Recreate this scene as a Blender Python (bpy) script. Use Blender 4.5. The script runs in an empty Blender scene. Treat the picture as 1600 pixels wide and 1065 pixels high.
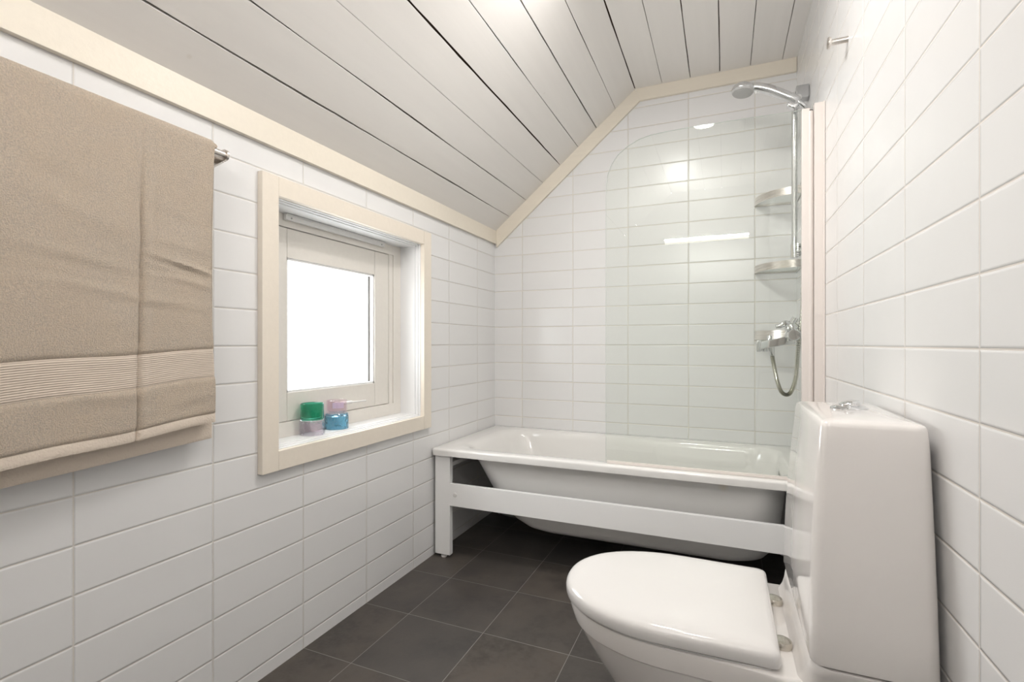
import bpy, bmesh, math, random
from mathutils import Vector, Matrix, noise
random.seed(7)
S = bpy.context.scene
COL = S.collection
PI = math.pi
h = .103
# ---------------------------------------------------------------- camera
cam_d = bpy.data.cameras.new('camera'); cam = bpy.data.objects.new('camera', cam_d); COL.objects.link(cam)
CAM = Vector((12.02*h, 0, 9.46*h))
cam.location = CAM
cam.rotation_euler = (PI/2, 0, math.radians(23.17))
cam_d.sensor_width = 36; cam_d.lens = 775.8/1600*36
cam_d.shift_y = 4.2/1600; cam_d.clip_start = .02
S.camera = cam
# ---------------------------------------------------------------- dimensions
D = 25.6*h                    # back wall
YF = -.62                     # wall behind the camera
ZC = 22.29*h                  # flat ceiling
XK = 7.88*h                   # ceiling bend
ZK = 15.72*h                  # sloped ceiling meets left wall
def xr(y): return 1.5605+(y-.88)*(1.546-1.5605)/(2.637-.88)
# ---------------------------------------------------------------- world, lights, exposure
w = bpy.data.worlds.new('world'); S.world = w; w.use_nodes = True
w.node_tree.nodes['Background'].inputs[0].default_value = (.95, .975, 1, 1)
w.node_tree.nodes['Background'].inputs[1].default_value = 11.0
S.view_settings.view_transform = 'Standard'; S.view_settings.look = 'None'
S.view_settings.gamma = 1; S.view_settings.exposure = .04
def area(name, loc, rot, sx, sy, power, col, shape='RECTANGLE', portal=False):
    l = bpy.data.lights.new(name, 'AREA'); l.shape = shape; l.size = sx; l.size_y = sy
    l.energy = power; l.color = col
    o = bpy.data.objects.new(name, l); COL.objects.link(o); o.location = loc; o.rotation_euler = rot
    if portal: l.cycles.is_portal = True
    return o
area('window_portal', (-.17, 1.47, 1.035), (0, -PI/2, 0), .7, .78, 1, (1, 1, 1), portal=True)
LA = (1.13, .90); LB = (.93, 1.42)
area('ceiling_light', (LA[0], LA[1], ZC-.062), (0, 0, 0), .12, .12, 3.2, (1, .97, .94), 'DISK')
area('ceiling_light_wide', (LB[0], LB[1], ZC-.055), (0, 0, 0), .18, .18, 8.5, (1, .97, .94), 'DISK')
area('mirror_light', (1.09, YF+.085, 1.87), (-PI/2-.5, 0, PI), .66, .016, 10.5, (1, .97, .945))
# ---------------------------------------------------------------- materials
def mat(name, col, rough=.5, metal=0., spec=.5, **kw):
    m = bpy.data.materials.new(name); m.use_nodes = True
    b = m.node_tree.nodes['Principled BSDF']
    b.inputs['Base Color'].default_value = (*col, 1); b.inputs['Roughness'].default_value = rough
    b.inputs['Metallic'].default_value = metal; b.inputs['Specular IOR Level'].default_value = spec
    for k, v in kw.items(): b.inputs[k.replace('_', ' ')].default_value = v
    return m
class N:
    def __init__(s, m): s.t = m.node_tree; s.b = s.t.nodes['Principled BSDF']
    def n(s, typ, **kw):
        x = s.t.nodes.new(typ)
        for k, v in kw.items(): setattr(x, k, v)
        return x
    def l(s, a, b): s.t.links.new(a, b)
    def m(s, op, a, b=None, c=None, clamp=False):
        x = s.n('ShaderNodeMath', operation=op); x.use_clamp = clamp
        for i, v in enumerate((a, b, c)):
            if v is None: continue
            if isinstance(v, (int, float)): x.inputs[i].default_value = v
            else: s.l(v, x.inputs[i])
        return x.outputs[0]
    def sm(s, v, lo, hi, a=0., b=1.):
        x = s.n('ShaderNodeMapRange', interpolation_type='SMOOTHSTEP')
        s.l(v, x.inputs[0])
        for i, q in enumerate((lo, hi, a, b)): x.inputs[i+1].default_value = q
        return x.outputs[0]
    def mix(s, f, a, b):
        x = s.n('ShaderNodeMix', data_type='RGBA')
        s.l(f, x.inputs[0]) if not isinstance(f, float) else setattr(x.inputs[0], 'default_value', f)
        for i, v in ((6, a), (7, b)):
            if isinstance(v, tuple): x.inputs[i].default_value = (*v, 1)
            else: s.l(v, x.inputs[i])
        return x.outputs[2]
    def noise(s, vec, scale, detail=2, rough=.5):
        x = s.n('ShaderNodeTexNoise'); x.inputs['Scale'].default_value = scale
        x.inputs['Detail'].default_value = detail; x.inputs['Roughness'].default_value = rough
        s.l(vec, x.inputs['Vector']); return x.outputs[0]
    def bump(s, hgt, dist=1., strength=1., normal=None):
        x = s.n('ShaderNodeBump'); x.inputs['Distance'].default_value = dist; x.inputs['Strength'].default_value = strength
        s.l(hgt, x.inputs['Height'])
        if normal: s.l(normal, x.inputs['Normal'])
        return x.outputs[0]
def grid_dist(q, u0, pu, v0, pv):
    uv = q.n('ShaderNodeUVMap'); sep = q.n('ShaderNodeSeparateXYZ'); q.l(uv.outputs[0], sep.inputs[0])
    out = []; ids = []
    for i, (o, p) in enumerate(((u0, pu), (v0, pv))):
        t = q.m('DIVIDE', q.m('SUBTRACT', sep.outputs[i], o), p)
        fr = q.m('FRACT', t)
        out.append(q.m('MULTIPLY', q.m('MINIMUM', fr, q.m('SUBTRACT', 1., fr)), p))
        ids.append(q.m('FLOOR', t))
    return uv.outputs[0], out[0], out[1], ids
def tile_mat(name, col, grout, u0, pu, v0, pv, gw=.0014, bev=.004, rough=.22):
    m = mat(name, col, rough); q = N(m)
    uv, du, dv, ids = grid_dist(q, u0, pu, v0, pv)
    d = q.m('MINIMUM', du, dv)
    msk = q.sm(d, gw*.75, gw*1.25)
    cid = q.n('ShaderNodeCombineXYZ'); q.l(ids[0], cid.inputs[0]); q.l(ids[1], cid.inputs[1])
    wn = q.n('ShaderNodeTexWhiteNoise', noise_dimensions='3D'); q.l(cid.outputs[0], wn.inputs['Vector'])
    tone = q.mix(q.m('MULTIPLY', wn.outputs[0], 1.), tuple(c*.985 for c in col), tuple(min(c*1.01, 1) for c in col))
    gn = q.noise(uv, 6, 2)
    gcol = q.mix(gn, grout, tuple(c*.86 for c in grout))
    q.l(q.mix(msk, gcol, tone), q.b.inputs['Base Color'])
    q.l(q.sm(msk, 0, 1, .7, rough), q.b.inputs['Roughness'])
    edge = q.m('POWER', q.m('SUBTRACT', 1., q.m('DIVIDE', q.m('SUBTRACT', d, gw), bev, clamp=True), clamp=True), 2.)
    hgt = q.m('MULTIPLY', edge, -.0011)
    hgt = q.m('ADD', hgt, q.m('MULTIPLY', msk, .0004))
    hgt = q.m('ADD', hgt, q.m('MULTIPLY', q.noise(uv, 9, 1), .0005))
    # each tile sits at its own very small tilt
    off = q.m('MULTIPLY', q.m('SUBTRACT', wn.outputs[0], .5), .0016)
    t1 = q.n('ShaderNodeSeparateXYZ'); q.l(uv, t1.inputs[0])
    hgt = q.m('ADD', hgt, q.m('MULTIPLY', t1.outputs[0], off))
    q.l(q.bump(hgt), q.b.inputs['Normal'])
    return m
WT = (.825, .82, .815)
V0 = 9.39*h
M = {}
M['tl'] = tile_mat('left wall tiles', WT, (.81, .775, .72), 8.66*h, 2.96*h, V0, h)
M['tb'] = tile_mat('back wall tiles', WT, (.83, .785, .69), 4.59*h, 2.91*h, V0, h)
M['tr'] = tile_mat('right wall tiles', WT, (.84, .79, .73), 8.55*h, 2.9*h, V0, h)
# floor slate tiles
m = mat('dark slate floor tiles', (.05, .048, .047), .5); q = N(m)
uv, du, dv, ids = grid_dist(q, .19, .30, 0., .30)
d = q.m('MINIMUM', du, dv)
msk = q.sm(d, .0007, .0015)
cid = q.n('ShaderNodeCombineXYZ'); q.l(ids[0], cid.inputs[0]); q.l(ids[1], cid.inputs[1])
wn = q.n('ShaderNodeTexWhiteNoise', noise_dimensions='3D'); q.l(cid.outputs[0], wn.inputs['Vector'])
va = q.n('ShaderNodeVectorMath', operation='ADD'); q.l(uv, va.inputs[0])
vs = q.n('ShaderNodeVectorMath', operation='SCALE'); q.l(wn.outputs[1], vs.inputs[0]); vs.inputs['Scale'].default_value = 9
q.l(vs.outputs[0], va.inputs[1])
big = q.noise(va.outputs[0], 5, 5, .6); fine = q.noise(va.outputs[0], 40, 6, .7)
base = q.mix(q.sm(big, .35, .65), (.046, .038, .032), (.105, .086, .070))
base = q.mix(q.sm(fine, .3, .8), base, (.10, .088, .078))
base = q.mix(q.m('MULTIPLY', wn.outputs[0], .5), base, (.062, .060, .060))
q.l(q.mix(msk, (.24, .23, .215), base), q.b.inputs['Base Color'])
q.l(q.sm(fine, .2, .8, .36, .52), q.b.inputs['Roughness'])
hg = q.m('ADD', q.m('MULTIPLY', big, .0012), q.m('MULTIPLY', fine, .0006))
hg = q.m('ADD', hg, q.m('MULTIPLY', msk, .0008))
q.l(q.bump(hg, 1., .6), q.b.inputs['Normal'])
M['floor'] = m
def paint(name, col, rough=.4, grain=.00012, gs=(2, 60, 60)):
    m = mat(name, col, rough); q = N(m)
    tc = q.n('ShaderNodeTexCoord'); mp = q.n('ShaderNodeMapping'); q.l(tc.outputs['Object'], mp.inputs[0])
    mp.inputs['Scale'].default_value = gs
    nn = q.noise(mp.outputs[0], 1.0, 4, .6)
    q.l(q.mix(nn, tuple(c*.96 for c in col), tuple(min(1, c*1.03) for c in col)), q.b.inputs['Base Color'])
    q.l(q.bump(nn, grain*4), q.b.inputs['Normal'])
    return m
M['board'] = paint('white glazed ceiling boards', (.86, .83, .795), .6, gs=(30, 1.5, 30))
# knots showing through the paint
q = N(M['board']); tc = q.n('ShaderNodeTexCoord')
vor = q.n('ShaderNodeTexVoronoi'); vor.inputs['Scale'].default_value = 3.1; q.l(tc.outputs['Object'], vor.inputs['Vector'])
old = q.b.inputs['Base Color'].links[0].from_socket
q.l(q.mix(q.sm(vor.outputs['Distance'], .006, .028, .22, 0.), old, (.62, .55, .45)), q.b.inputs['Base Color'])
M['rawwood'] = mat('bare brown wood in the board joints', (.07, .042, .026), .9)
M['cream'] = paint('cream painted trim', (.84, .775, .665), .4)
M['casing'] = paint('cream painted window casing', (.86, .785, .68), .4)
M['revl'] = mat('white painted window lining', (.86, .86, .86), .4)
M['sash'] = paint('off white painted sash', (.78, .745, .69), .35)
M['ceramic'] = mat('white glazed sanitary ceramic', (.80, .77, .745), .05, Coat_Weight=.4, Coat_Roughness=.02)
M['seatpl'] = mat('white glossy seat plastic', (.78, .765, .75), .1, Coat_Weight=.3, Coat_Roughness=.05)
M['enamel'] = mat('white enamelled steel', (.85, .835, .81), .09, Coat_Weight=.3, Coat_Roughness=.04)
M['enamel_out'] = mat('matt underside enamel', (.66, .65, .62), .35)
q = N(M['enamel_out']); tc = q.n('ShaderNodeTexCoord'); nn = q.noise(tc.outputs['Object'], 5, 3)
q.l(q.mix(q.sm(nn, .62, .75), (.88, .87, .85), (.84, .78, .66)), q.b.inputs['Base Color'])
M['frame'] = mat('white powder coated steel', (.93, .925, .915), .35)
M['chrome'] = mat('polished chrome', (.75, .76, .77), .07, 1.)
M['satin'] = mat('grey satin chrome', (.50, .51, .52), .16, 1.)
M['nickel'] = mat('satin nickel', (.60, .57, .51), .22, 1.)
M['hosem'] = mat('chrome spiral hose', (.62, .61, .55), .22, 1.)
m = mat('brushed stainless steel', (.72, .68, .64), .25, 1.); q = N(m)
tc = q.n('ShaderNodeTexCoord'); mp = q.n('ShaderNodeMapping'); q.l(tc.outputs['Object'], mp.inputs[0]); mp.inputs['Scale'].default_value = (3, 3, 900)
nn = q.noise(mp.outputs[0], 1, 2); q.l(q.sm(nn, 0, 1, .2, .38), q.b.inputs['Roughness'])
M['steel'] = m
M['greyp'] = mat('grey pearl shower face', (.48, .48, .47), .35)
M['rubber'] = mat('dark rubber', (.05, .04, .035), .6)
M['white'] = mat('white plastic', (.78, .77, .75), .3)
M['profile'] = mat('white pinkish lacquered aluminium', (.80, .735, .69), .3)
M['brass'] = mat('tarnished brass union', (.55, .42, .27), .35, 1.)
M['grey'] = mat('grey plastic pipe', (.35, .35, .34), .5)
def glassy(name, tint, ior=1.45, facets=False):
    m = bpy.data.materials.new(name); m.use_nodes = True; t = m.node_tree; t.nodes.clear()
    o = t.nodes.new('ShaderNodeOutputMaterial'); mx = t.nodes.new('ShaderNodeMixShader')
    tr = t.nodes.new('ShaderNodeBsdfTransparent'); tr.inputs[0].default_value = (*tint, 1)
    gl = t.nodes.new('ShaderNodeBsdfGlossy'); gl.inputs['Roughness'].default_value = .0
    gl.inputs[0].default_value = (.95, 1, .98, 1)
    fr = t.nodes.new('ShaderNodeFresnel'); fr.inputs[0].default_value = ior
    ge = t.nodes.new('ShaderNodeNewGeometry'); mr = t.nodes.new('ShaderNodeMapRange')
    t.links.new(ge.outputs['Backfacing'], mr.inputs[0]); mr.inputs[3].default_value = ior; mr.inputs[4].default_value = 1/ior
    t.links.new(mr.outputs[0], fr.inputs[0])
    if facets:
        tc = t.nodes.new('ShaderNodeTexCoord'); vo = t.nodes.new('ShaderNodeTexVoronoi'); vo.inputs['Scale'].default_value = 110
        bu = t.nodes.new('ShaderNodeBump'); bu.inputs['Distance'].default_value = .006
        t.links.new(tc.outputs['Object'], vo.inputs['Vector']); t.links.new(vo.outputs['Distance'], bu.inputs['Height'])
        t.links.new(bu.outputs[0], fr.inputs[1]); t.links.new(bu.outputs[0], gl.inputs['Normal']); gl.inputs['Roughness'].default_value = .08
    t.links.new(fr.outputs[0], mx.inputs[0]); t.links.new(tr.outputs[0], mx.inputs[1]); t.links.new(gl.outputs[0], mx.inputs[2])
    t.links.new(mx.outputs[0], o.inputs[0]); return m
M['screen'] = glassy('greenish clear shower glass', (.972, .985, .972))
M['screen_edge'] = mat('green glass edge', (.74, .79, .755), .2)
M['plate'] = glassy('clear shelf glass', (.95, .955, .95))
M['pane'] = glassy('clear window pane', (.985, .99, .985))
def cupglass(name, col, rough=.05, facets=False, tw=.9):
    m = mat(name, col, rough, Transmission_Weight=tw, IOR=1.45)
    if facets:
        q = N(m); tc = q.n('ShaderNodeTexCoord'); vor = q.n('ShaderNodeTexVoronoi'); vor.inputs['Scale'].default_value = 95
        q.l(tc.outputs['Object'], vor.inputs['Vector'])
        q.l(q.bump(vor.outputs['Distance'], .002, .8), q.b.inputs['Normal'])
    return m
M['g_green'] = cupglass('emerald glass', (.12, .60, .42))
M['g_pink'] = glassy('pale pink glass', (.975, .925, .95))
M['g_pinkf'] = glassy('pale pink dimpled glass', (.97, .93, .97), facets=True)
M['g_blue'] = cupglass('sky blue dimpled glass', (.45, .80, .97), facets=True)
M['label'] = mat('lilac paper label', (.76, .72, .86), .6)
# towel
def towel_mat(name, col, terry=True):
    m = mat(name, col, .95, spec=.1, Sheen_Weight=.35, Sheen_Roughness=.5); q = N(m)
    tc = q.n('ShaderNodeTexCoord'); uv = q.n('ShaderNodeUVMap')
    if terry:
        a = q.noise(tc.outputs['Object'], 330, 3, .8); b = q.noise(tc.outputs['Object'], 900, 2, .7); c = q.noise(tc.outputs['Object'], 14, 4, .6)
        hh = q.m('ADD', q.m('MULTIPLY', a, .0068), q.m('MULTIPLY', b, .003))
        col2 = q.mix(q.sm(a, .3, .7), tuple(x*.80 for x in col), tuple(min(1, x*1.10) for x in col))
        q.l(q.mix(q.sm(c, .3, .7, 0., .3), col2, tuple(x*y for x, y in zip(col, (1.03, .97, .88)))), q.b.inputs['Base Color'])
        q.l(q.bump(hh, 1., 1.), q.b.inputs['Normal'])
    else:
        sp = q.n('ShaderNodeSeparateXYZ'); q.l(uv.outputs[0], sp.inputs[0])
        wv = q.m('SINE', q.m('MULTIPLY', sp.outputs[1], 2*PI/.0042))
        q.l(q.bump(wv, .00035, 1.), q.b.inputs['Normal'])
        q.l(q.mix(q.sm(wv, -1, 1), tuple(x*.86 for x in col), tuple(min(1, x*1.03) for x in col)), q.b.inputs['Base Color'])
    return m
TC = (.90, .755, .60)
M['terry'] = towel_mat('beige terry pile', TC)
M['band'] = towel_mat('beige ribbed band', (.70, .60, .505), False)
m = mat('beige woven hem', (.76, .66, .56), .85, spec=.1); q = N(m); tc = q.n('ShaderNodeTexCoord')
q.l(q.bump(q.noise(tc.outputs['Object'], 260, 3), .0015), q.b.inputs['Normal']); M['hem'] = m
def emit(name, col, s):
    m = mat(name, (.8, .8, .8)); b = m.node_tree.nodes['Principled BSDF']
    b.inputs['Emission Color'].default_value = (*col, 1); b.inputs['Emission Strength'].default_value = s; return m
M['lamp'] = emit('lit lamp diffuser', (1, .95, .88), 6)

M['lamp_dim'] = emit('lit opal diffuser', (1, .95, .88), 1.2)
# ---------------------------------------------------------------- mesh helpers
BOXY = {'window_casing', 'window_lining', 'window_sill', 'window_frame', 'window_sash', 'glazing_bead', 'window_vent', 'trim_1', 'trim_2', 'trim_3', 'leg', 'front_rail', 'cross_rail', 'bottom_seal', 'hinge_profile', 'wall_profile', 'wall_bracket', 'spout', 'lamp_housing'}
def obj(name, bm, m, parent=None, smooth=True, recalc=True):
    if recalc: bmesh.ops.recalc_face_normals(bm, faces=bm.faces)
    me = bpy.data.meshes.new(name); bm.to_mesh(me); bm.free()
    for x in (m if isinstance(m, (list, tuple)) else [m]): me.materials.append(x)
    if smooth:
        me.shade_smooth()
        me.set_sharp_from_angle(angle=math.radians(40))
    o = bpy.data.objects.new(name, me); COL.objects.link(o)
    if smooth and name in BOXY:
        wn_ = o.modifiers.new('weighted_normal', 'WEIGHTED_NORMAL'); wn_.keep_sharp = True; wn_.weight = 100
    if parent:
        o.parent = parent; o.matrix_parent_inverse = Matrix.Translation(parent.matrix_basis.translation).inverted() if False else Matrix.Identity(4)
        o.location = -Vector(base_of(parent))
    return o
def base_of(p):
    v = Vector(p.location)
    while p.parent: p = p.parent; v += Vector(p.location)
    return v
def thing(name, label, cat, loc=(0, 0, 0), group=None):
    o = bpy.data.objects.new(name, None); COL.objects.link(o); o.location = loc; o.empty_display_size = .05
    tag(o, label, cat, group); return o
def tag(o, label, cat, group=None):
    o['label'] = label; o['category'] = cat
    if group: o['group'] = group
    return o
def struct(o): o['kind'] = 'structure'; return o
def BM(): return bmesh.new()
def box(bm, x0, x1, y0, y1, z0, z1, bev=0., seg=2):
    r = bmesh.ops.create_cube(bm, size=1)
    for v in r['verts']:
        v.co = Vector(((x0+x1)/2+v.co.x*(x1-x0), (y0+y1)/2+v.co.y*(y1-y0), (z0+z1)/2+v.co.z*(z1-z0)))
    if bev: bmesh.ops.bevel(bm, geom=list({e for v in r['verts'] for e in v.link_edges}), offset=bev, segments=seg, profile=.5, affect='EDGES')
def obox(bm, c, size, rot, bev=0.):
    r = bmesh.ops.create_cube(bm, size=1); vs = r['verts']
    for v in vs: v.co = Vector((v.co.x*size[0], v.co.y*size[1], v.co.z*size[2]))
    if bev:
        g = bmesh.ops.bevel(bm, geom=list({e for v in vs for e in v.link_edges}), offset=bev, segments=3, profile=.5, affect='EDGES')
        vs = list({v for f in g['faces'] for v in f.verts} | {v for v in vs if v.is_valid})
    for v in vs: v.co = rot @ v.co + Vector(c)
def loft(bm, rings, cap0=True, cap1=True, closed=True):
    R = [[bm.verts.new(p) for p in r] for r in rings]
    n = len(R[0])
    for a, b in zip(R, R[1:]):
        for i in range(n if closed else n-1):
            j = (i+1) % n
            bm.faces.new((a[i], a[j], b[j], b[i]))
    if cap0: bm.faces.new(R[0][::-1])
    if cap1: bm.faces.new(R[-1])
    return R
def tube(bm, pts, rad, n=16, caps=True):
    pts = [Vector(p) for p in pts]; rads = rad if isinstance(rad, (list, tuple)) else [rad]*len(pts)
    rings = []; up = None
    for i, p in enumerate(pts):
        t = (pts[min(i+1, len(pts)-1)]-pts[max(i-1, 0)]).normalized()
        if up is None: up = Vector((0, 0, 1)) if abs(t.z) < .9 else Vector((1, 0, 0))
        a = t.cross(up).normalized(); b = a.cross(t).normalized(); up = b
        rings.append([p+(a*math.cos(2*PI*k/n)+b*math.sin(2*PI*k/n))*rads[i] for k in range(n)])
    loft(bm, rings, caps, caps)
def catmull(P, k=10):
    P = [Vector(p) for p in P]; Q = [P[0]*2-P[1]]+P+[P[-1]*2-P[-2]]; out = []
    for i in range(1, len(Q)-2):
        for j in range(k):
            t = j/k; a, b, c, d = Q[i-1:i+3]
            out.append(.5*((2*b)+(c-a)*t+(2*a-5*b+4*c-d)*t*t+(3*b-a-3*c+d)*t**3))
    out.append(P[-1]); return out
def lathe(bm, prof, c, n=32, axis=None):
    c = Vector(c); rot = Matrix.Identity(3) if axis is None else Vector((0, 0, 1)).rotation_difference(Vector(axis)).to_matrix()
    rings = [[c+rot@Vector((r*math.cos(2*PI*k/n), r*math.sin(2*PI*k/n), z)) for k in range(n)] for r, z in prof]
    loft(bm, rings, prof[0][0] > 0, prof[-1][0] > 0)
def rrect(x0, x1, y0, y1, r, z, k=8):
    r = min(r, (x1-x0)/2-.0005, (y1-y0)/2-.0005); out = []
    for cx, cy, a0 in ((x1-r, y1-r, 0), (x0+r, y1-r, PI/2), (x0+r, y0+r, PI), (x1-r, y0+r, 3*PI/2)):
        for i in range(k+1):
            a = a0+PI/2*i/k; out.append(Vector((cx+r*math.cos(a), cy+r*math.sin(a), z)))
    return out
def quad_uv(name, polys, m, uvf):
    bm = BM(); uvl = bm.loops.layers.uv.new('UVMap')
    for p in polys:
        f = bm.faces.new([bm.verts.new(v) for v in p])
        for lp in f.loops: lp[uvl].uv = uvf(lp.vert.co)
    return struct(obj(name, bm, m, smooth=False, recalc=False))
# ---------------------------------------------------------------- shell
WY0, WY1, WZ0, WZ1 = 1.085, 1.862, .655, 1.414     # window opening
ZL = ZK
def xcut(z): return 0 if z <= ZK else (z-ZK)/(ZC-ZK)*XK
TH = .16
# left wall with the window hole, built with thickness outward
def slab_wall(name, polys, m, uvf, off):
    bm = BM(); uvl = bm.loops.layers.uv.new('UVMap')
    for p in polys:
        f = bm.faces.new([bm.verts.new(v) for v in p])
    bmesh.ops.remove_doubles(bm, verts=bm.verts, dist=1e-5)
    bmesh.ops.recalc_face_normals(bm, faces=bm.faces)
    ext = bmesh.ops.extrude_face_region(bm, geom=list(bm.faces))
    vs = [g for g in ext['geom'] if isinstance(g, bmesh.types.BMVert)]
    bmesh.ops.translate(bm, verts=vs, vec=off)
    bmesh.ops.recalc_face_normals(bm, faces=bm.faces)
    for f in bm.faces:
        for lp in f.loops: lp[uvl].uv = uvf(lp.vert.co)
    return struct(obj(name, bm, m, smooth=False))
ys = [YF, WY0, WY1, D]; zs = [0, WZ0, WZ1, ZK]
polys = []
for i in range(3):
    for j in range(3):
        if i == 1 and j == 1: continue
        polys.append([(0, ys[i], zs[j]), (0, ys[i+1], zs[j]), (0, ys[i+1], zs[j+1]), (0, ys[i], zs[j+1])])
slab_wall('wall_left', polys, M['tl'], lambda c: (c.y, c.z), Vector((-TH, 0, 0)))
slab_wall('wall_back', [[(0, D, 0), (xr(D), D, 0), (xr(D), D, ZC), (XK, D, ZC), (0, D, ZK)]], M['tb'], lambda c: (c.x, c.z), Vector((0, TH, 0)))
slab_wall('wall_right', [[(xr(YF), YF, 0), (xr(D), D, 0), (xr(D), D, ZC), (xr(YF), YF, ZC)]], M['tr'], lambda c: (c.y, c.z), Vector((TH, 0, 0)))
slab_wall('wall_front', [[(0, YF, 0), (xr(YF), YF, 0), (xr(YF), YF, ZC), (XK, YF, ZC), (0, YF, ZK)]], M['tb'], lambda c: (c.x, c.z), Vector((0, -TH, 0)))
slab_wall('floor', [[(-.1, YF, 0), (1.6, YF, 0), (1.6, D+.1, 0), (-.1, D+.1, 0)]], M['floor'], lambda c: (c.x, c.y), Vector((0, 0, -.1)))
# ceiling: 8 boards on the slope, 6 on the flat, open joints of uneven width over bare wood
bm = BM()
SL = math.hypot(XK, ZC-ZK); su = Vector((XK, 0, ZC-ZK))/SL; sn = Vector((-(ZC-ZK), 0, XK))/SL
def cpos(s, up):
    if s <= SL: return Vector((0, 0, ZK))+su*s+sn*up
    return Vector((XK+s-SL, 0, ZC+up))
joints = [SL/8*k for k in range(9)]+[SL+.135*k for k in range(1, 6)]+[SL+.78]
wid = [.002, .0040, .0032, .0012, .0050, .0024, .0036, .0026, .0036, .0018, .0030, .0034, .0022, .0026, .003]
NS = 60
for k in range(len(joints)-1):
    a, b = joints[k], joints[k+1]; ring = []
    mids = (SL-1e-6 if abs(b-SL) < 1e-6 else b)
    rows = []
    for i in range(NS+1):
        y = YF-.02+(D-YF+.04)*i/NS
        wa = max(.0002, wid[k]*(1+1.1*noise.noise(Vector((y*2.3, k*7.1, 0)))+.5*noise.noise(Vector((y*11, k*3.1, 5)))))
        wb = max(.0002, wid[k+1]*(1+1.1*noise.noise(Vector((y*2.3, (k+1)*7.1, 9)))+.5*noise.noise(Vector((y*11, k*3.1, 8)))))
        s0, s1 = a+wa*.6, mids-wb*.6
        c = .0006
        flat = a >= SL-1e-6
        def P(s, up):
            if flat: v = Vector((XK+s-SL, 0, ZC+up))
            else: v = Vector((0, 0, ZK))+su*s+sn*up
            v.y = y; return v
        rows.append([P(s0, .018), P(s0, c), P(s0+c, 0), P(s1-c, 0), P(s1, c), P(s1, .018)])
    loft(bm, rows, False, False, closed=False)
# backing of bare wood
nb = len(bm.faces)
for q0, q1 in ((Vector((-.03, 0, ZK))+sn*.012-su*.0, Vector((XK, 0, ZC))+sn*.012), (Vector((XK-.006, 0, ZC+.0125)), Vector((1.62, 0, ZC+.0125)))):
    vs = [Vector((q0.x, YF-.02, q0.z)), Vector((q0.x, D+.02, q0.z)), Vector((q1.x, D+.02, q1.z)), Vector((q1.x, YF-.02, q1.z))]
    t = [v+Vector((0, 0, .06)) for v in vs]
    loft(bm, [vs, t])
bm.faces.ensure_lookup_table()
for i, f in enumerate(bm.faces): f.material_index = 1 if i >= nb else 0
struct(obj('ceiling', bm, [M['board'], M['rawwood']], smooth=False, recalc=False))
# trims
TT = .016; TW = .0645
bm = BM(); box(bm, 0, TT, YF, D, 15.10*h, ZK+.012, .0015); struct(obj('trim_1', bm, M['cream']))
def back_trim(name, a, b, na, nb_, wmiter):
    # board on the back wall; a,b upper edge ends, na,nb_ lower edge ends
    bm = BM(); f = [Vector((p[0], D-TT, p[1])) for p in (a, b, nb_, na)]; r = [v+Vector((0, TT, 0)) for v in f]
    loft(bm, [f, r]); bmesh.ops.bevel(bm, geom=list(bm.edges), offset=.0012, segments=2, affect='EDGES')
    return struct(obj(name, bm, M['cream']))
nrm = Vector((sn.x, sn.z))           # outward (up-left)
off = -nrm*TW
# mitre at the bend
a1 = math.atan2(su.z, su.x); half = (a1)/2
mit = Vector((XK, ZC))+Vector((math.sin(half), -math.cos(half)))*(TW/math.cos(half))
lo0 = Vector((TT, ZK))+off; kx = (TT-lo0.x)/su.x; lo0 = lo0+Vector((su.x, su.z))*kx
up0 = Vector((TT, ZK+TT*su.z/su.x+.004))
back_trim('trim_2', (up0.x, up0.y+.004), (XK, ZC+.006), (lo0.x, lo0.y), (mit.x, mit.y), 0)
back_trim('trim_3', (XK+.0002, ZC+.006), (xr(D)-.001, ZC+.006), (mit.x+.0006, mit.y), (xr(D)-.001, ZC-TW), 0)
# ---------------------------------------------------------------- window
win = bpy.data.objects.new('window_1', None); COL.objects.link(win); win.location = (0, 1.47, WZ0); struct(win)
CT = .02
def wpart(name, b, m, parent=win, bev=.0015):
    bm = BM()
    for q_ in b: box(bm, *q_, bev)
    return obj(name, bm, m, parent)
wpart('window_casing', [(0, CT, 1.027, WY0, .597, 1.472)], M['casing'])
wpart('window_casing', [(0, CT, WY1, 1.92, .597, 1.472)], M['casing'])
wpart('window_casing', [(0, CT-.0005, WY0+.0003, WY1-.0003, WZ1, 1.472)], M['casing'])
wpart('window_casing', [(0, CT-.0005, WY0+.0003, WY1-.0003, .597, WZ0)], M['casing'])
FX = -.098
# lining boards of the reveal with a stepped inner edge
def lining(name, y0, y1, z0, z1, axis, sgn):
    q_ = []
    for d0, d1, t in ((FX-.06, -.022, .010), (-.022, -.010, .006), (-.010, .0, .002)):
        if axis == 'y': q_.append((d0, d1, *(sorted((y0, y0+sgn*t))), z0, z1))
        else: q_.append((d0, d1, y0, y1, *(sorted((z0, z0+sgn*t)))))
    wpart(name, q_, M['revl'], bev=.0008)
lining('window_lining', WY0, 0, WZ0, WZ1, 'y', 1)
lining('window_lining', WY1, 0, WZ0, WZ1, 'y', -1)
lining('window_lining', WY0+.001, WY1-.001, WZ1, 0, 'z', -1)
lining('window_sill', WY0+.001, WY1-.001, WZ0, 0, 'z', 1)
fy0, fy1, fz0, fz1 = WY0+.01, WY1-.01, WZ0+.01, WZ1-.01
SY0, SY1, SZ0, SZ1 = 1.135, 1.772, .716, 1.36
bm = BM()
box(bm, FX-.06, FX, fy0, SY0-.002, fz0, fz1, .001); box(bm, FX-.06, FX, SY1+.028, fy1, fz0, fz1, .001)
box(bm, FX-.06, FX-.004, SY1+.002, SY1+.0285, SZ0-.03, fz1, .004)
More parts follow.
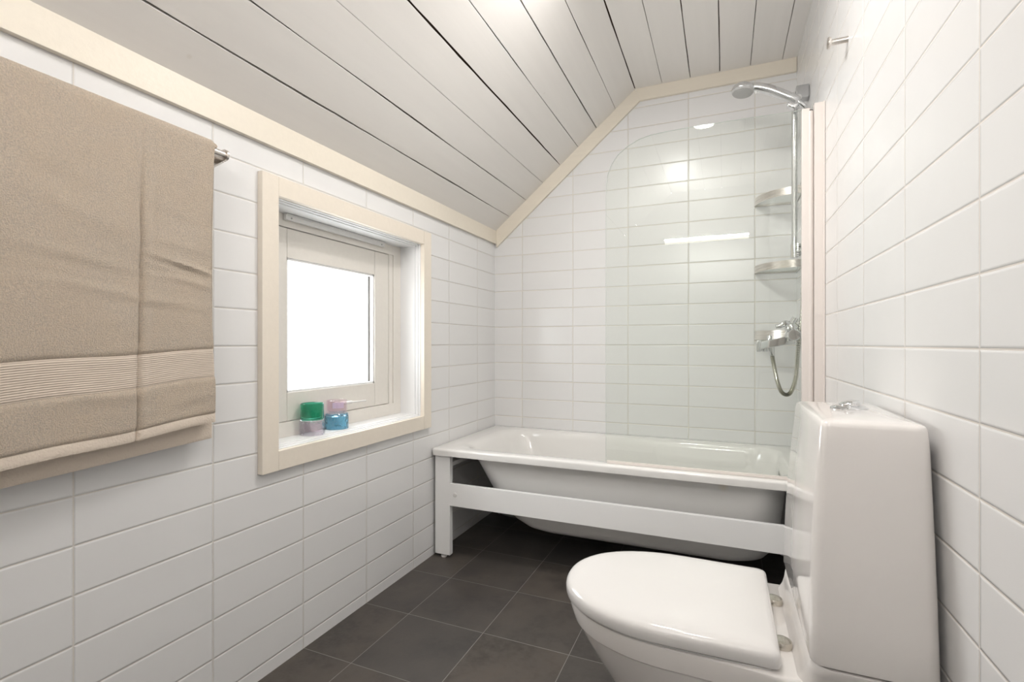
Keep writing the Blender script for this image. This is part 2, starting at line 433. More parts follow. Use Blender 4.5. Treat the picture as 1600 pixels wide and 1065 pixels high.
box(bm, FX-.06, FX-.0003, SY0-.01, SY1+.035, SZ1+.002, fz1, .001); box(bm, FX-.06, FX-.0003, SY0-.01, SY1+.035, fz0, SZ0-.002, .001)
obj('window_frame', bm, M['sash'], win)
GY0, GY1, GZ0, GZ1 = 1.228, 1.682, .81, 1.262
sx = FX-.006
sash = wpart('window_sash', [(sx-.045, sx, SY0, GY0, SZ0, SZ1), (sx-.045, sx, GY1, SY1, SZ0, SZ1),
      (sx-.045, sx-.0004, GY0+.0008, GY1-.0008, GZ1, SZ1), (sx-.045, sx-.0004, GY0+.0008, GY1-.0008, SZ0, GZ0)], M['sash'], bev=.0018)
b_ = .008
wpart('glazing_bead', [(sx-.02, sx-.005, GY0, GY0+b_, GZ0, GZ1), (sx-.02, sx-.005, GY1-b_, GY1, GZ0, GZ1),
      (sx-.02, sx-.005, GY0, GY1, GZ1-b_, GZ1), (sx-.02, sx-.005, GY0, GY1, GZ0, GZ0+b_)], M['revl'], sash, .001)
e = .0015
wpart('glazing_seal', [(sx-.0235, sx-.0205, GY0+.008, GY0+.011, GZ0+.008, GZ1-.008), (sx-.0235, sx-.0205, GY1-.014, GY1-.009, GZ0+.008, GZ1-.008)], M['rubber'], sash, 0)
wpart('glazing_spacer', [(sx-.044, sx-.030, GY1-.010, GY1, GZ0, GZ1), (sx-.044, sx-.030, GY0, GY1, GZ1-.006, GZ1), (sx-.044, sx-.030, GY0, GY1, GZ0, GZ0+.006)], M['grey'], sash, 0)
wpart('window_pane', [(sx-.028, sx-.024, GY0, GY1, GZ0, GZ1)], M['pane'], sash, 0)
# handle: slim lever on the lower rail
bm = BM(); obox(bm, (sx+.004, 1.47, .745), (.008, .05, .022), Matrix.Identity(3), .003)
tube(bm, catmull([(sx+.004, 1.475, .748), (sx+.022, 1.48, .750), (sx+.028, 1.50, .751), (sx+.028, 1.59, .748)]), [.007]*12+[.006]*10+[.003]*9, 12)
obj('window_handle', bm, M['white'], sash)
# trickle vent on the frame head
bm = BM()
box(bm, FX, FX+.014, 1.206, 1.722, 1.383, 1.4015, .003)
box(bm, FX, FX+.018, 1.206, 1.722, 1.3985, 1.4025, .001)
vent = obj('window_vent', bm, M['white'], win)
bm = BM()
for yy in (1.228, 1.70): lathe(bm, [(.003, 0), (.003, .0012), (.001, .0016)], (FX+.014, yy, 1.39), 12, (1, 0, 0))
obj('vent_screw', bm, M['grey'], vent)
# ---------------------------------------------------------------- votive glasses on the sill
ZS = WZ0+.010
def votive(name, c, r, hgt, m, label, flip=False, lab=False, wall=.004):
    t = thing(name, label, 'glass', c, 'coloured tealight glasses stacked on the window sill')
    o = 0
    prof = [(0.0005, 0), (r*.93, 0), (r, .004), (r, hgt-.002), (r-wall*.5, hgt), (r-wall, hgt-.002), (r-wall, .010), (r-wall-.006, .006), (.0005, .006)]
    if flip: prof = [(a, hgt-b) for a, b in prof]
    bm = BM(); lathe(bm, prof, c, 48); obj('glass_body', bm, m, t)
    if lab:
        bm = BM(); n = 14
        ring = [[Vector(c)+Vector(((r-wall-.0004)*math.cos(a), (r-wall-.0004)*math.sin(a), z)) for z in (.02, hgt-.008)] for a in [math.radians(-75+75*i/n) for i in range(n+1)]]
        loft(bm, ring, False, False, closed=False); lb = obj('paper_label', bm, M['label'], t); lb['label'] = 'lilac paper label'
    return t
c1 = (-.058, 1.292); c2 = (-.066, 1.418)
votive('tealight_holder', (*c1, ZS), .041, .050, M['g_pinkf'], 'pale pink dimpled glass tealight holder under the green glass', flip=True)
votive('tealight_holder', (*c1, ZS+.0505), .038, .056, M['g_green'], 'emerald green glass tealight holder stacked on the left pair')
votive('tealight_holder', (*c2, ZS), .041, .056, M['g_blue'], 'sky blue dimpled glass tealight holder on the window sill', flip=True)
votive('tealight_holder', (*c2, ZS+.0565), .037, .048, M['g_pink'], 'smooth pale pink glass tealight holder on top of the blue one', lab=True)
# ---------------------------------------------------------------- towel rail and towel
RZ, RX = 1.452, .072
rail = thing('towel_rail', 'brushed steel double towel rail on the left wall, mostly under the towel', 'towel rail', (0, .5, RZ))
for xx, zz in ((RX, RZ), (.034, RZ-.006)):
    bm = BM(); tube(bm, [(xx, .10, zz), (xx, .872, zz)], .009, 20); obj('bar', bm, M['steel'], rail)
for yy in (.10, .872):
    bm = BM()
    prof = [Vector((RX+.014*math.cos(a), 0, RZ+.014*math.sin(a))) for a in [math.radians(-80+10*i) for i in range(18)]]+[Vector((.0, 0, RZ+.012)), Vector((.0, 0, RZ-.030))]
    loft(bm, [[p+Vector((0, yy-.003, 0)) for p in prof], [p+Vector((0, yy+.003, 0)) for p in prof]])
    tube(bm, [(0, yy, RZ-.009), (.004, yy, RZ-.009)], .022, 28)
    obj('bracket', bm, M['steel'], rail)
tw = thing('towel', 'thick beige terry towel with a ribbed band, folded over the towel rail', 'towel', (RX, .5, RZ))
Y0, Y1 = .235, .832
CR = .664                     # crease
def towel_pt(yn, s):
    """yn 0..1 across, s length below the top of the fold (negative: back layer)"""
    y = Y0+(Y1-Y0)*yn
    front = s >= 0; d = abs(s)
    R = .0185
    arc = PI/2*R
    if d < arc:
        a = d/R; px = RX+(R*math.sin(a) if front else -R*math.sin(a)); z = RZ+R*math.cos(a); out = Vector((math.sin(a)*(1 if front else -1), 0, math.cos(a)))
        kdown = 0
    else:
        px = RX+(R if front else -R); z = RZ-(d-arc); out = Vector((1 if front else -1, 0, 0)); kdown = min(1, (d-arc)/.2)
    if front:
        px += .010*kdown*math.sin(PI*yn*1.3+.4) - .012*max(0, d-.25)
        # long vertical fold crease where the towel was folded
        cy = .664 - .012*max(0, d-.3)
        g = math.exp(-((y-cy-.0012*noise.noise(Vector((d*60, 0, 0))))/.003)**2); px += -.006*g*kdown + .003*math.exp(-((y-cy-.012)/.009)**2)*kdown
        # diagonal wrinkles
        for (cy_, cd, ang, ln, wd, am) in ((.765, .325, .20, .075, .006, .006), (.73, .345, .10, .10, .007, -.0028), (.775, .36, .25, .07, .008, .002), (.70, .41, .05, .10, .008, .0020), (.78, .425, .08, .05, .006, .0018),
                                       (.55, .33, .12, .11, .012, .0028), (.52, .37, .1, .12, .010, -.0020), (.60, .39, .15, .10, .009, .002), (.56, .25, .3, .09, .016, .0022), (.73, .20, .2, .08, .014, .0014), (.50, .16, .3, .09, .015, .0018), (.75, .28, .15, .08, .01, .0014), (.60, .60, .1, .09, .012, .0018), (.77, .635, -.1, .06, .012, .002)):
            u = (y-cy_)*math.cos(ang)+(d-cd)*math.sin(ang); v_ = -(y-cy_)*math.sin(ang)+(d-cd)*math.cos(ang)
            px += am*math.exp(-(u/ln)**2)*(math.exp(-(v_/wd)**2)-.5*math.exp(-((v_-1.6*wd)/wd)**2))
        px += .0022*noise.noise(Vector((y*9, d*13, 1)))*kdown+.0008*noise.noise(Vector((y*40, d*50, 3)))
        # edge weave: wavers sideways
        if yn > .8: y += (yn-.8)/.2*(-.004*math.sin(d*9)+.010*max(0, d-.45)/.2*1.0-.004*math.exp(-((d-.42)/.1)**2))
        # sags towards the left
        z -= (.062*(Y1-y)+.0018*math.sin(y*22))*max(0, min(1, d/.6))**1.5
    else:
        px -= .006*kdown*(1+.5*math.sin(yn*9))
        z -= .055*(Y1-y)*min(1, d/.7)
        y += .024*yn
    return Vector((px, y, z)), out
def towel_part(name, s0, s1, thick, m, ny=260, ds=.006, lift=0., y_in=0.):
    bm = BM(); uvl = bm.loops.layers.uv.new('UVMap'); ns = max(2, int(abs(s1-s0)/ds))
    top = []; 
    for sgn in (1, 0):
        rows = []
        for i in range(ns+1):
            s = s0+(s1-s0)*i/ns; row = []
            for j in range(ny+1):
                yn = y_in+(1-2*y_in)*j/ny; p, o = towel_pt(yn, s)
                ed = min(1., min(j, ny-j)/2.5); rnd = math.sqrt(max(0, 1-(1-ed)**2))
                edS = min(1., min(i, ns-i)/1.5); rS = math.sqrt(max(0.05, 1-(1-edS)**2)) if lift == 0 else 1
                p = p+o*((thick/2*rnd*rS if sgn else -thick/2*rnd*rS)+lift)
                row.append(bm.verts.new(p))
            rows.append(row)
        top.append(rows)
    def F(vs, uvs):
        try: f = bm.faces.new(vs)
        except ValueError: return
        for lp, u in zip(f.loops, uvs): lp[uvl].uv = u
    for k, rows in enumerate(top):
        for i in range(ns):
            for j in range(ny):
                a, b, c, d = rows[i][j], rows[i][j+1], rows[i+1][j+1], rows[i+1][j]
                U = [(j/ny*.6, s0+(s1-s0)*i/ns), ((j+1)/ny*.6, s0+(s1-s0)*i/ns), ((j+1)/ny*.6, s0+(s1-s0)*(i+1)/ns), (j/ny*.6, s0+(s1-s0)*(i+1)/ns)]
                F((a, b, c, d), U)
    A, B = top
    for i in range(ns):
        for j in (0, ny): F((A[i][j], A[i+1][j], B[i+1][j], B[i][j]), [(0, s0)]*4)
    for j in range(ny):
        for i in (0, ns): F((A[i][j], A[i][j+1], B[i][j+1], B[i][j]), [(0, s0)]*4)
    bmesh.ops.remove_doubles(bm, verts=bm.verts, dist=1e-6)
    return obj(name, bm, m, tw)
L = .0
SB0, SB1, SE, SH = .520, .590, .680, .702
towel_part('terry_pile', -.60, SB0, .011, M['terry'], ds=.005)
bd = towel_part('ribbed_band', SB0, SB1, .006, M['band'], ds=.004, y_in=.002); bd['label'] = 'flat ribbed band woven across the towel'
towel_part('terry_pile', SB1, SE, .011, M['terry'], ds=.005)
hm = towel_part('hem', SE-.002, SH, .0045, M['hem'], ds=.004); hm['label'] = 'smooth paler stitched hem'
hb = towel_part('hem', -.745, -.60, .007, M['hem'], ds=.006); hb['label'] = 'smooth lower end of the back layer'
# ---------------------------------------------------------------- bathtub
TX0, TX1, TY0, TY1, TZ = .004, xr(D)-.006, 1.94, D-.001, .498
tub = thing('bathtub', 'white enamelled bathtub on a white steel frame against the back wall', 'bathtub', ((TX0+TX1)/2, (TY0+TY1)/2, 0))
K = 10
out = [(.118, .50, 1.28, 2.20, 2.40, .09), (.1195, .45, 1.325, 2.15, 2.45, .12), (.127, .405, 1.36, 2.115, 2.475, .13), (.145, .365, 1.39, 2.085, 2.495, .13), (.175, .328, 1.408, 2.062, 2.512, .13), (.22, .285, 1.425, 2.045, 2.525, .13),
       (.28, .245, 1.435, 2.033, 2.537, .13), (.36, .198, 1.445, 2.024, 2.548, .13), (.43, .158, 1.452, 2.017, 2.555, .13), (.462, .140, 1.458, 2.013, 2.56, .13), (.478, .115, 1.468, 2.003, 2.568, .12)]
rings = [rrect(a, b, c, d, r, z, K) for z, a, b, c, d, r in out]
bmo = BM(); loft(bmo, rings+[rrect(.012, TX1-.008, 1.948, TY1-.006, .012, .480, K)], True, False)
obj('tub_shell', bmo, M['enamel_out'], tub)
rr = []
rr.append(rrect(TX0+.008, TX1-.008, TY0+.008, TY1-.006, .012, .481, K))
rr.append(rrect(TX0+.006, TX1-.006, TY0+.006, TY1-.005, .013, .468, K))
rr.append(rrect(TX0+.002, TX1-.002, TY0+.001, TY1-.001, .016, .467, K))
for i in range(0, 6):
    a = PI/2*i/5; rr.append(rrect(TX0+.010*(1-math.cos(a)), TX1-.010*(1-math.cos(a)), TY0+.010*(1-math.cos(a)), TY1-.004*(1-math.cos(a)), .018, .4885+.0095*math.sin(a), K))
ins = [(.4978, .090, 1.475, 1.995, 2.578, .12), (.494, .112, 1.466, 2.006, 2.570, .13), (.482, .128, 1.460, 2.014, 2.563, .135), (.46, .143, 1.455, 2.020, 2.557, .135), (.40, .178, 1.449, 2.028, 2.549, .135),
       (.32, .225, 1.441, 2.036, 2.541, .135), (.24, .275, 1.430, 2.048, 2.529, .13), (.19, .325, 1.415, 2.066, 2.512, .13), (.155, .375, 1.390, 2.095, 2.485, .13), (.135, .43, 1.35, 2.13, 2.455, .12), (.128, .50, 1.29, 2.19, 2.40, .09), (.126, .6, 1.2, 2.25, 2.33, .03)]
rr += [rrect(a, b, c, d, r, z, K) for z, a, b, c, d, r in ins]
bm = BM(); loft(bm, rr, False, True); obj('tub_rim', bm, M['enamel'], tub)
PY = 1.958
for px, py in ((.016, PY), (1.448, PY), (.012, 2.585), (1.448, 2.585)):
    bm = BM(); box(bm, px, px+.077, py, py+.028, .014, .480, .002)
    lg = obj('leg', bm, M['frame'], tub)
    bm = BM(); lathe(bm, [(.013, 0), (.014, .003), (.014, .008), (.006, .010), (.006, .016)], (px+.04, py+.014, 0), 20)
    obj('adjustable_foot', bm, M['white'], lg)
bm = BM(); box(bm, .090, 1.45, PY, PY+.020, .240, .340, .002)
rl = obj('front_rail', bm, M['frame'], tub)
bm = BM(); lathe(bm, [(.010, 0), (.010, .0015), (.008, .0028), (.004, .003)], (.121, PY, .292), 24, (0, -1, 0)); 
obj('screw_cap', bm, M['white'], rl)
for q_ in ((.03, .075), (1.47, 1.51)):
    bm = BM(); box(bm, *q_, 1.98, 2.60, .405, .425, .002); obj('cross_rail', bm, M['frame'], tub)
bm = BM(); tube(bm, catmull([(.60, 2.42, .122), (.58, 2.45, .075), (.42, 2.49, .045), (.16, 2.52, .035), (.045, 2.57, .032)], 8), .017, 20)
obj('drain_pipe', bm, M['grey'], tub)
# ---------------------------------------------------------------- shower screen
SY = 1.975
scr = thing('shower_screen', 'clear glass shower screen with a rounded corner standing on the bathtub edge', 'shower screen', (1.48, SY, .5))
op = [(.802, .505)]+[(.802, z) for z in (.8, 1.1, 1.4, 1.56)]+[(.804, 1.61), (.810, 1.65), (.826, 1.69), (.850, 1.722), (.888, 1.750), (.930, 1.770), (.976, 1.780), (1.04, 1.784), (1.11, 1.785), (1.25, 1.785), (1.40, 1.783), (1.486, 1.782), (1.486, .4985)]
sp = op
bm = BM(); a = [Vector((x, SY-.003, z)) for x, z in sp]; b = [v+Vector((0, .006, 0)) for v in a]
R = loft(bm, [a, b]); 
for f in bm.faces:
    if abs(f.normal.y) < .5 or True: pass
bm.normal_update()
for f in bm.faces: f.material_index = 0 if abs(f.normal.y) > .9 else 1
obj('glass_panel', bm, [M['screen'], M['screen_edge']], scr, smooth=False)
bm = BM(); box(bm, .806, 1.486, SY-.006, SY+.007, .4982, .509, .0015); obj('bottom_seal', bm, M['profile'], scr)
xw = xr(SY)
bm = BM(); box(bm, 1.483, 1.508, SY-.010, SY+.010, .500, 1.783, .003)
tube(bm, [(1.509, SY-.002, .502), (1.509, SY-.002, 1.772)], .0095, 20)
obj('hinge_profile', bm, M['profile'], scr)
bm = BM(); lathe(bm, [(.0085, 0), (.0085, .004), (.005, .005)], (1.509, SY-.002, 1.772), 20); obj('hinge_cap', bm, M['rubber'], scr)
bm = BM(); box(bm, 1.5195, xw-.0005, SY-.014, SY+.014, .500, 1.795, .002); box(bm, xw-.006, xw-.0005, SY-.018, SY+.014, .500, 1.795, .001)
obj('wall_profile', bm, M['profile'], scr)
def UN(px, py, y):
    ps = math.radians(23.17); fw = Vector((-math.sin(ps), math.cos(ps), 0)); r = Vector((math.cos(ps), math.sin(ps), 0))
    d = fw+r*((px-800)/775.8)+Vector((0, 0, -(py-536.7)/775.8)); return CAM+d*(y/d.y)
# ---------------------------------------------------------------- shower rail, hand shower, hose, mixer
PYR = 2.30; HYR = PYR-.045; PX = 1.4985; wx = xr(PYR)
sr = thing('shower_rail', 'chrome vertical shower rail on the right wall above the bathtub', 'shower rail', (PX, PYR, 1.3))
bm = BM(); tube(bm, [(PX, PYR, 1.330), (PX, PYR, 1.99)], .0115, 24); obj('pole', bm, M['chrome'], sr)
bm = BM(); box(bm, PX+.004, wx, PYR-.024, PYR+.024, 1.957, 2.008, .003); obj('wall_bracket', bm, M['satin'], sr)
bm = BM(); tube(bm, [(PX, PYR, 1.322), (PX, PYR, 1.378)], .0145, 24); tube(bm, [(PX, PYR, 1.35), (wx, PYR, 1.35)], [.014, .02], 24)
for k in range(7): tube(bm, [(PX+.012, PYR, 1.327+k*.0075), (PX+.012, PYR, 1.331+k*.0075)], .017, 20)
obj('wall_bracket', bm, M['chrome'], sr)
bm = BM(); tube(bm, [(PX, PYR, 1.925), (PX, PYR, 1.962)], .0165, 24)
tube(bm, [(PX-.002, PYR-.004, 1.945), (PX+.006, PYR-.045, 1.952)], .015, 24)
obox(bm, UN(1239, 164, HYR), (.040, .030, .032), Matrix.Rotation(math.radians(35), 3, 'Y'), .007)
obj('slider', bm, M['chrome'], sr)
HY = PYR-.052
hsd = thing('hand_shower', 'chrome hand shower with a round grey face hanging at the top of the rail', 'hand shower', (1.45, HY, 1.96))
pts = [UN(1257, 166, HY+.004), UN(1249, 160, HY), UN(1238, 154, HY), UN(1222, 147.5, HY), UN(1205, 141, HY), UN(1188, 137, HY), UN(1172, 136, HY)]
pts = catmull(pts, 6); n_ = len(pts)
bm = BM(); tube(bm, pts, [(.010 if i < 8 else .0165+.003*math.sin(PI*(i-8)/(n_-8))) for i in range(n_)], 24)
ha = obj('handle', bm, M['chrome'], hsd)
bm = BM(); tube(bm, [UN(1233, 151.8, HY), UN(1233.6, 152.1, HY), UN(1245, 158, HY), UN(1246, 158.6, HY)], [.017, .0195, .0185, .016], 28); obj('collar', bm, M['chrome'], ha)
axh = Vector((-.10, -.13, -1)).normalized(); hc = UN(1161, 139, HY)
bm = BM(); lathe(bm, [(.0005, -.021), (.016, -.020), (.031, -.014), (.041, -.004), (.0445, .007), (.0428, .013)], hc, 40, axh); hd = obj('shower_head', bm, M['chrome'], hsd)
bm = BM(); lathe(bm, [(.0423, .0125), (.038, .019), (.020, .0235), (.0005, .024)], hc, 36, axh)
for rr_, nn_ in ((.011, 6), (.021, 12), (.032, 18)):
    for k in range(nn_):
        a = 2*PI*k/nn_; rot = Vector((0, 0, 1)).rotation_difference(axh).to_matrix()
        lathe(bm, [(.0012, .0), (.0012, .0035), (.0006, .004)], hc+rot@Vector((rr_*math.cos(a), rr_*math.sin(a), .0165)), 6, axh)
fc = obj('spray_face', bm, M['greyp'], hd); fc['label'] = 'grey nozzle face'
bm = BM(); bp = UN(1181, 145, HY); tube(bm, [bp+Vector((0, 0, .012)), bp-Vector((0, 0, .004))], [.007, .0045], 12); bt = obj('selector_button', bm, M['white'], hd)
# mixer
MY = 2.27; mx = thing('bath_mixer', 'chrome bath mixer tap with lever and spout on the right wall', 'tap', (wx, MY, 1.0))
bm = BM(); tube(bm, [(1.487, MY-.07, 1.008), (1.487, MY-.066, 1.008), (1.487, MY+.07, 1.008)], [.019, .023, .023], 28)
tube(bm, [(1.487, MY-.02, 1.008), (1.487, MY+.02, 1.008)], .026, 28)
obj('body', bm, M['chrome'], mx)
for yy in (MY-.055, MY+.06):
    bm = BM(); tube(bm, [(1.49, yy, 1.008), (1.515, yy, 1.008)], .017, 6); tube(bm, [(1.513, yy, 1.008), (xr(yy)-.004, yy, 1.008)], .015, 20); tube(bm, [(xr(yy)-.012, yy, 1.008), (xr(yy), yy, 1.008)], [.022, .03], 28)
    obj('wall_union', bm, M['chrome'], mx)
bm = BM()
p0 = Vector((1.480, MY-.02, .990)); p1 = Vector((1.366, MY-.035, .966)); dv = (p1-p0); ln = dv.length
rot = Vector((-1, 0, 0)).rotation_difference(dv.normalized()).to_matrix()
obox(bm, (p0+p1)/2, (ln+.02, .036, .032), rot, .004)
box(bm, 1.356, 1.374, MY-.054, MY-.018, .942, .988, .004)
sp_ = obj('spout', bm, M['chrome'], mx)
bm = BM(); tube(bm, [(1.388, MY-.034, .958), (1.388, MY-.034, .943)], .009, 20); obj('aerator', bm, M['chrome'], sp_)
bm = BM(); tube(bm, [(1.405, MY-.032, .985), (1.404, MY-.032, .998)], .008, 16); tube(bm, [(1.404, MY-.032, .996), (1.4035, MY-.032, 1.006)], [.0105, .009], 20); obj('diverter_knob', bm, M['chrome'], sp_)
bm = BM(); tube(bm, [(1.470, MY-.032, .985), (1.470, MY-.032, 1.006)], .009, 16); tube(bm, [(1.470, MY-.032, 1.0), (1.470, MY-.032, 1.012)], [.0115, .010], 20)
obj('side_knob', bm, M['chrome'], sp_)
bm = BM(); lathe(bm, [(.023, 0), (.027, .010), (.027, .020), (.021, .033), (.010, .039), (.001, .040)], (1.485, MY-.01, 1.022), 32)
tube(bm, catmull([Vector((1.488, MY-.012, 1.045)), UN(1226, 505.5, MY-.02), UN(1219, 509, MY-.024), UN(1212, 510.5, MY-.024)], 6), [.014]*6+[.013, .012, .0115, .011, .0105, .010, .0095, .009, .0085, .008, .0075, .007, .008], 18)
tube(bm, [UN(1236, 508, MY-.015), UN(1243, 496, MY-.018)], [.015, .012], 18)
obj('lever', bm, M['chrome'], mx)
# hose
hose = BM()
hp = catmull([(1.411, MY-.03, .955), (1.414, MY-.03, .925), (1.421, MY-.03, .88), (1.433, MY-.03, .82), (1.447, MY-.03, .782), (1.466, MY-.032, .772), (1.482, MY-.034, .79), (1.497, MY-.034, .85), (1.504, MY-.03, .95), (1.520, MY-.02, 1.10), (1.529, MY, 1.35), (1.531, MY, 1.60), (1.530, MY+.0, 1.82), (1.531, HY+.005, 1.90)], 40)
tube(hose, hp, [.0080+.0012*math.sin(i*PI/1.5) for i in range(len(hp))], 14)
th = thing('shower_hose', 'chrome spiral shower hose looping below the mixer tap', 'hose', (1.47, MY, .78))
obj('flexible_tube', hose, M['hosem'], th)
bm = BM(); tube(bm, [(1.4105, MY-.03, .962), (1.412, MY-.03, .945), (1.4155, MY-.03, .926)], [.0125, .0115, .0085], 20); obj('hose_nut', bm, M['chrome'], th)
bm = BM(); tube(bm, [(1.531, HY+.005, 1.900), UN(1257, 167, HY+.004)], [.009, .0105], 20); obj('hose_nut', bm, M['chrome'], th)
# corner shelves
def shelf(z0, hgt, label):
    cx, cy = xr(D)-.001, D-.001; RXs, RYs = .176, .176
    t = thing('corner_shelf', label, 'shelf', (cx-.06, cy-.06, z0), 'brushed steel corner shelves above the bathtub')
    n = 40; bm = BM()
    P = lambda r, a: Vector((cx-(RXs-r)*math.cos(a), cy-(RYs-r)*math.sin(a), 0))
    rows = []
    for i in range(n+1):
        a = PI/2*i/n; o = P(0, a); q_ = P(.0018, a)
        rows.append([o+Vector((0, 0, z0)), o+Vector((0, 0, z0+hgt)), q_+Vector((0, 0, z0+hgt)), q_+Vector((0, 0, z0))])
    loft(bm, rows); obj('front_band', bm, M['steel'], t)
    bm = BM(); arc = [P(.002, PI/2*i/n) for i in range(n+1)]+[Vector((cx, cy, 0))]
    lo = [p+Vector((0, 0, z0+.001)) for p in arc]; hi = [p+Vector((0, 0, z0+.004)) for p in arc]
    loft(bm, [lo, hi]); obj('shelf_plate', bm, M['plate'], t)
    bm = BM(); box(bm, cx-RXs+.001, cx, cy-.002, cy, z0-.001, z0+.010); box(bm, cx-.002, cx, cy-RYs+.001, cy, z0-.001, z0+.010)
    obj('mounting_strip', bm, M['steel'], t)
shelf(1.626, .033, 'brushed steel corner shelf, topmost of the three behind the shower rail')
shelf(1.307, .033, 'brushed steel corner shelf, middle one of the three, at the foot of the shower rail')
shelf(.992, .042, 'brushed steel corner shelf, lowest of the three, behind the mixer tap')
# robe hook
ry = 1.640; rz = 1.822
hk = thing('robe_hook', 'small brushed steel robe hook high on the right wall', 'hook', (xr(ry), ry, rz))
bm = BM(); X = xr(ry); lathe(bm, [(.0088, 0), (.0082, .0015), (.0082, .040), (.0150, .0412), (.0162, .0445), (.0158, .0475), (.0135, .049), (.0005, .0495)], (X, ry, rz), 32, (-1, 0, 0))
obj('peg', bm, M['steel'], hk)
# ---------------------------------------------------------------- toilet
TYC = 1.187
tl = thing('toilet', 'white glossy close-coupled toilet with closed lid against the right wall', 'toilet', (1.3, TYC, 0))
def dshape(x0, xb, hw, hwb, z, yc=TYC, flen=.23, n=36, p=2.15, rc=.012):
    """outline: rounded nose at x0, straight back at xb"""
    pts = []
    for i in range(n+1):
        a = -PI/2+PI*i/n
        ca, sa = math.cos(a), math.sin(a)
        x = x0+flen-flen*(abs(ca)**(2/p)); y = hw*(abs(sa)**(2/p))*(1 if sa > 0 else -1)
        pts.append(Vector((x, yc+y, z)))
    # far side to the back, back edge, near side
    m_ = 8; side = []
    for i in range(1, m_+1):
        t = i/m_; side.append(Vector((x0+flen+(xb-rc-x0-flen)*t, yc+hw+(hwb-hw)*(3*t*t-2*t**3), z)))
    c = []
    for i in range(1, 7):
        a = PI/2*i/6; c.append(Vector((xb-rc+rc*math.sin(a), yc+hwb-rc+rc*math.cos(a), z)))
    back = side+c
    mirror = [Vector((v.x, 2*yc-v.y, v.z)) for v in reversed(back)]
    return pts+back+mirror
bm = BM()
rg = [(0, 1.06, 1.545, .105, .115, .2), (.006, 1.055, 1.546, .110, .118, .2), (.05, 1.058, 1.546, .108, .118, .2), (.14, 1.035, 1.546, .116, .125, .21), (.20, .995, 1.546, .135, .142, .22),
      (.26, .955, 1.547, .156, .165, .235), (.31, .924, 1.547, .172, .185, .24), (.336, .910, 1.547, .1775, .195, .245), (.3385, .9125, 1.547, .1745, .194, .245), (.341, .9045, 1.547, .1815, .197, .245), (.37, .895, 1.547, .1840, .201, .245), (.381, .897, 1.545, .1825, .199, .245), (.3845, .903, 1.54, .178, .195, .24)]
loft(bm, [dshape(a, b, hw, hb_, z, flen=fl, rc=.02) for z, a, b, hw, hb_, fl in rg])
# raised deck under the cistern
dk = [(.34, 1.385, .205), (.383, 1.356, .203), (.388, 1.360, .204), (.397, 1.366, .207), (.410, 1.3705, .212), (.424, 1.374, .2195), (.4295, 1.378, .2195)]
loft(bm, [rrect(x0, 1.548, TYC-hw, TYC+hw, .035, z, 8) for z, x0, hw in dk])
obj('bowl', bm, M['ceramic'], tl)
bm = BM()
sg = [(.385, .892, 1.328, .183), (.3885, .8905, 1.329, .1845)]
loft(bm, [dshape(a, b, hw, hw, z, flen=.245, rc=.03) for z, a, b, hw in sg]); obj('seat', bm, M['seatpl'], tl)
bm = BM()
lgp = [(.3895, .890, 1.329, .185), (.391, .8865, 1.331, .1875), (.398, .8848, 1.3322, .1890), (.407, .8850, 1.332, .1888), (.413, .8865, 1.331, .1874), (.418, .8900, 1.3285, .184), (.4215, .896, 1.324, .178), (.4238, .906, 1.316, .168), (.4252, .925, 1.30, .150), (.4262, .96, 1.27, .115), (.4268, 1.02, 1.22, .06)]
rgs = []
for z, a, b, hw in lgp: rgs.append(dshape(a, b, hw, hw*.985, z, flen=.245*min(1, (b-a)/.44), rc=.014*min(1, hw/.18)))
loft(bm, rgs); lid = obj('lid', bm, M['seatpl'], tl)
for yy in (TYC-.088, TYC+.088):
    bm = BM(); lathe(bm, [(.0185, 0), (.0185, .0095), (.017, .012), (.010, .0138), (.001, .0144)], (1.341, yy, .3845), 32)
    obj('hinge', bm, M['nickel'], tl)
bm = BM()
ck = [(.4315, 1.380, 1.546, .214, .016), (.434, 1.3755, 1.550, .2175, .018), (.44, 1.374, 1.551, .2185, .019), (.50, 1.3745, 1.551, .2125, .018), (.58, 1.377, 1.551, .2035, .017), (.66, 1.381, 1.551, .1935, .016), (.74, 1.387, 1.5505, .183, .015), (.80, 1.3925, 1.550, .175, .014), (.828, 1.395, 1.549, .171, .014),
      (.8335, 1.3965, 1.5475, .1690, .013), (.8370, 1.399, 1.545, .1655, .012), (.8390, 1.404, 1.540, .160, .012), (.8405, 1.42, 1.527, .143, .014), (.8425, 1.44, 1.51, .12, .02), (.8435, 1.46, 1.50, .06, .015)]
def tank_ring(x0, x1, hw, rc, z):
    ps = rrect(x0, x1, TYC-hw, TYC+hw, rc, z, 8)
    out_ = []
    for p in ps:   # front bows outward a little
        t = max(-1, min(1, (p.y-TYC)/hw)); fx = (x1-p.x)/(x1-x0)
        out_.append(Vector((p.x-.014*(1-t*t)*max(0, fx-.3)/.7, p.y, p.z)))
    return out_
loft(bm, [tank_ring(a, b, hw, rc, z) for z, a, b, hw, rc in ck]); tk = obj('cistern', bm, M['ceramic'], tl)
bm = BM(); bc = (1.470, TYC+.006, .8415)
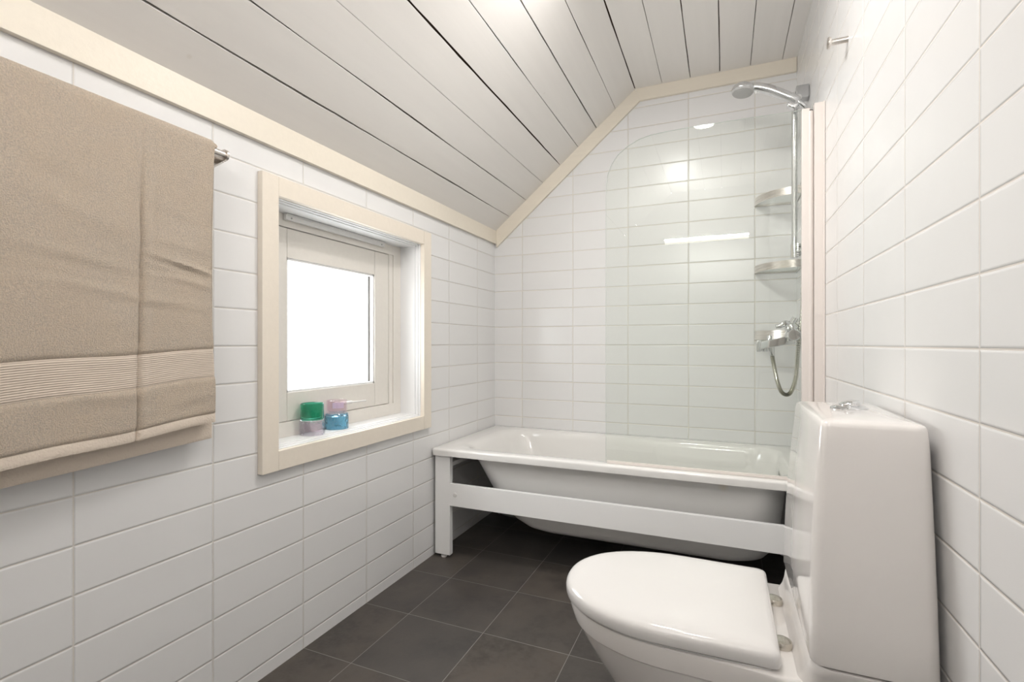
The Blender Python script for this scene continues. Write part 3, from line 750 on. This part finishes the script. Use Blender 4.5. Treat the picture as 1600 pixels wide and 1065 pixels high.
def oval(rx, ry_, z): return [Vector((bc[0]+rx*math.cos(2*PI*k/40), bc[1]+ry_*math.sin(2*PI*k/40), bc[2]+z)) for k in range(40)]
loft(bm, [oval(.0305, .026, 0), oval(.033, .028, .002), oval(.033, .028, .0038), oval(.029, .0245, .0065), oval(.022, .020, .0085)]); fb = obj('flush_plate', bm, M['chrome'], tk)
bm = BM()
def disc(cx_, cy_, r, z, tilt, n=28): return [Vector((cx_+r*math.cos(2*PI*k/n), cy_+r*math.sin(2*PI*k/n), z+tilt*math.cos(2*PI*k/n))) for k in range(n)]
loft(bm, [disc(bc[0]+.002, bc[1], .0185, bc[2]+.006, 0), disc(bc[0]+.002, bc[1], .019, bc[2]+.0125, .0028), disc(bc[0]+.002, bc[1], .016, bc[2]+.0165, .0028), disc(bc[0]+.002, bc[1], .007, bc[2]+.0185, .0015)])
obj('flush_button', bm, M['chrome'], fb)
# ---------------------------------------------------------------- lamps (out of frame, seen in reflections)
def lampthing(name, loc, r, label, m_='lamp'):
    t = thing(name, label, 'lamp', (loc[0], loc[1], ZC-.03))
    bm = BM(); lathe(bm, [(r+.012, ZC-.0005), (r+.012, ZC-.018), (r+.004, ZC-.02)], (loc[0], loc[1], 0), 40); obj('lamp_base', bm, M['white'], t)
    bm = BM(); lathe(bm, [(r, ZC-.018), (r, ZC-.03), (r*.85, ZC-.040), (r*.5, ZC-.045), (.001, ZC-.047)], (loc[0], loc[1], 0), 40); obj('lamp_shade', bm, M[m_], t)
lampthing('ceiling_lamp', LA, .07, 'round white ceiling lamp over the entrance end of the room')
lampthing('ceiling_lamp', LB, .095, 'wide white ceiling lamp above the toilet', 'lamp_dim')
t = thing('mirror_lamp', 'slim tube lamp on the wall facing the bathtub', 'lamp', (1.09, YF, 1.85))
bm = BM(); box(bm, .74, 1.44, YF, YF+.04, 1.835, 1.875, .006); obj('lamp_housing', bm, M['white'], t)
bm = BM(); tube(bm, [(.76, YF+.055, 1.852), (1.42, YF+.055, 1.852)], .011, 16); obj('lamp_tube', bm, M['lamp'], t)
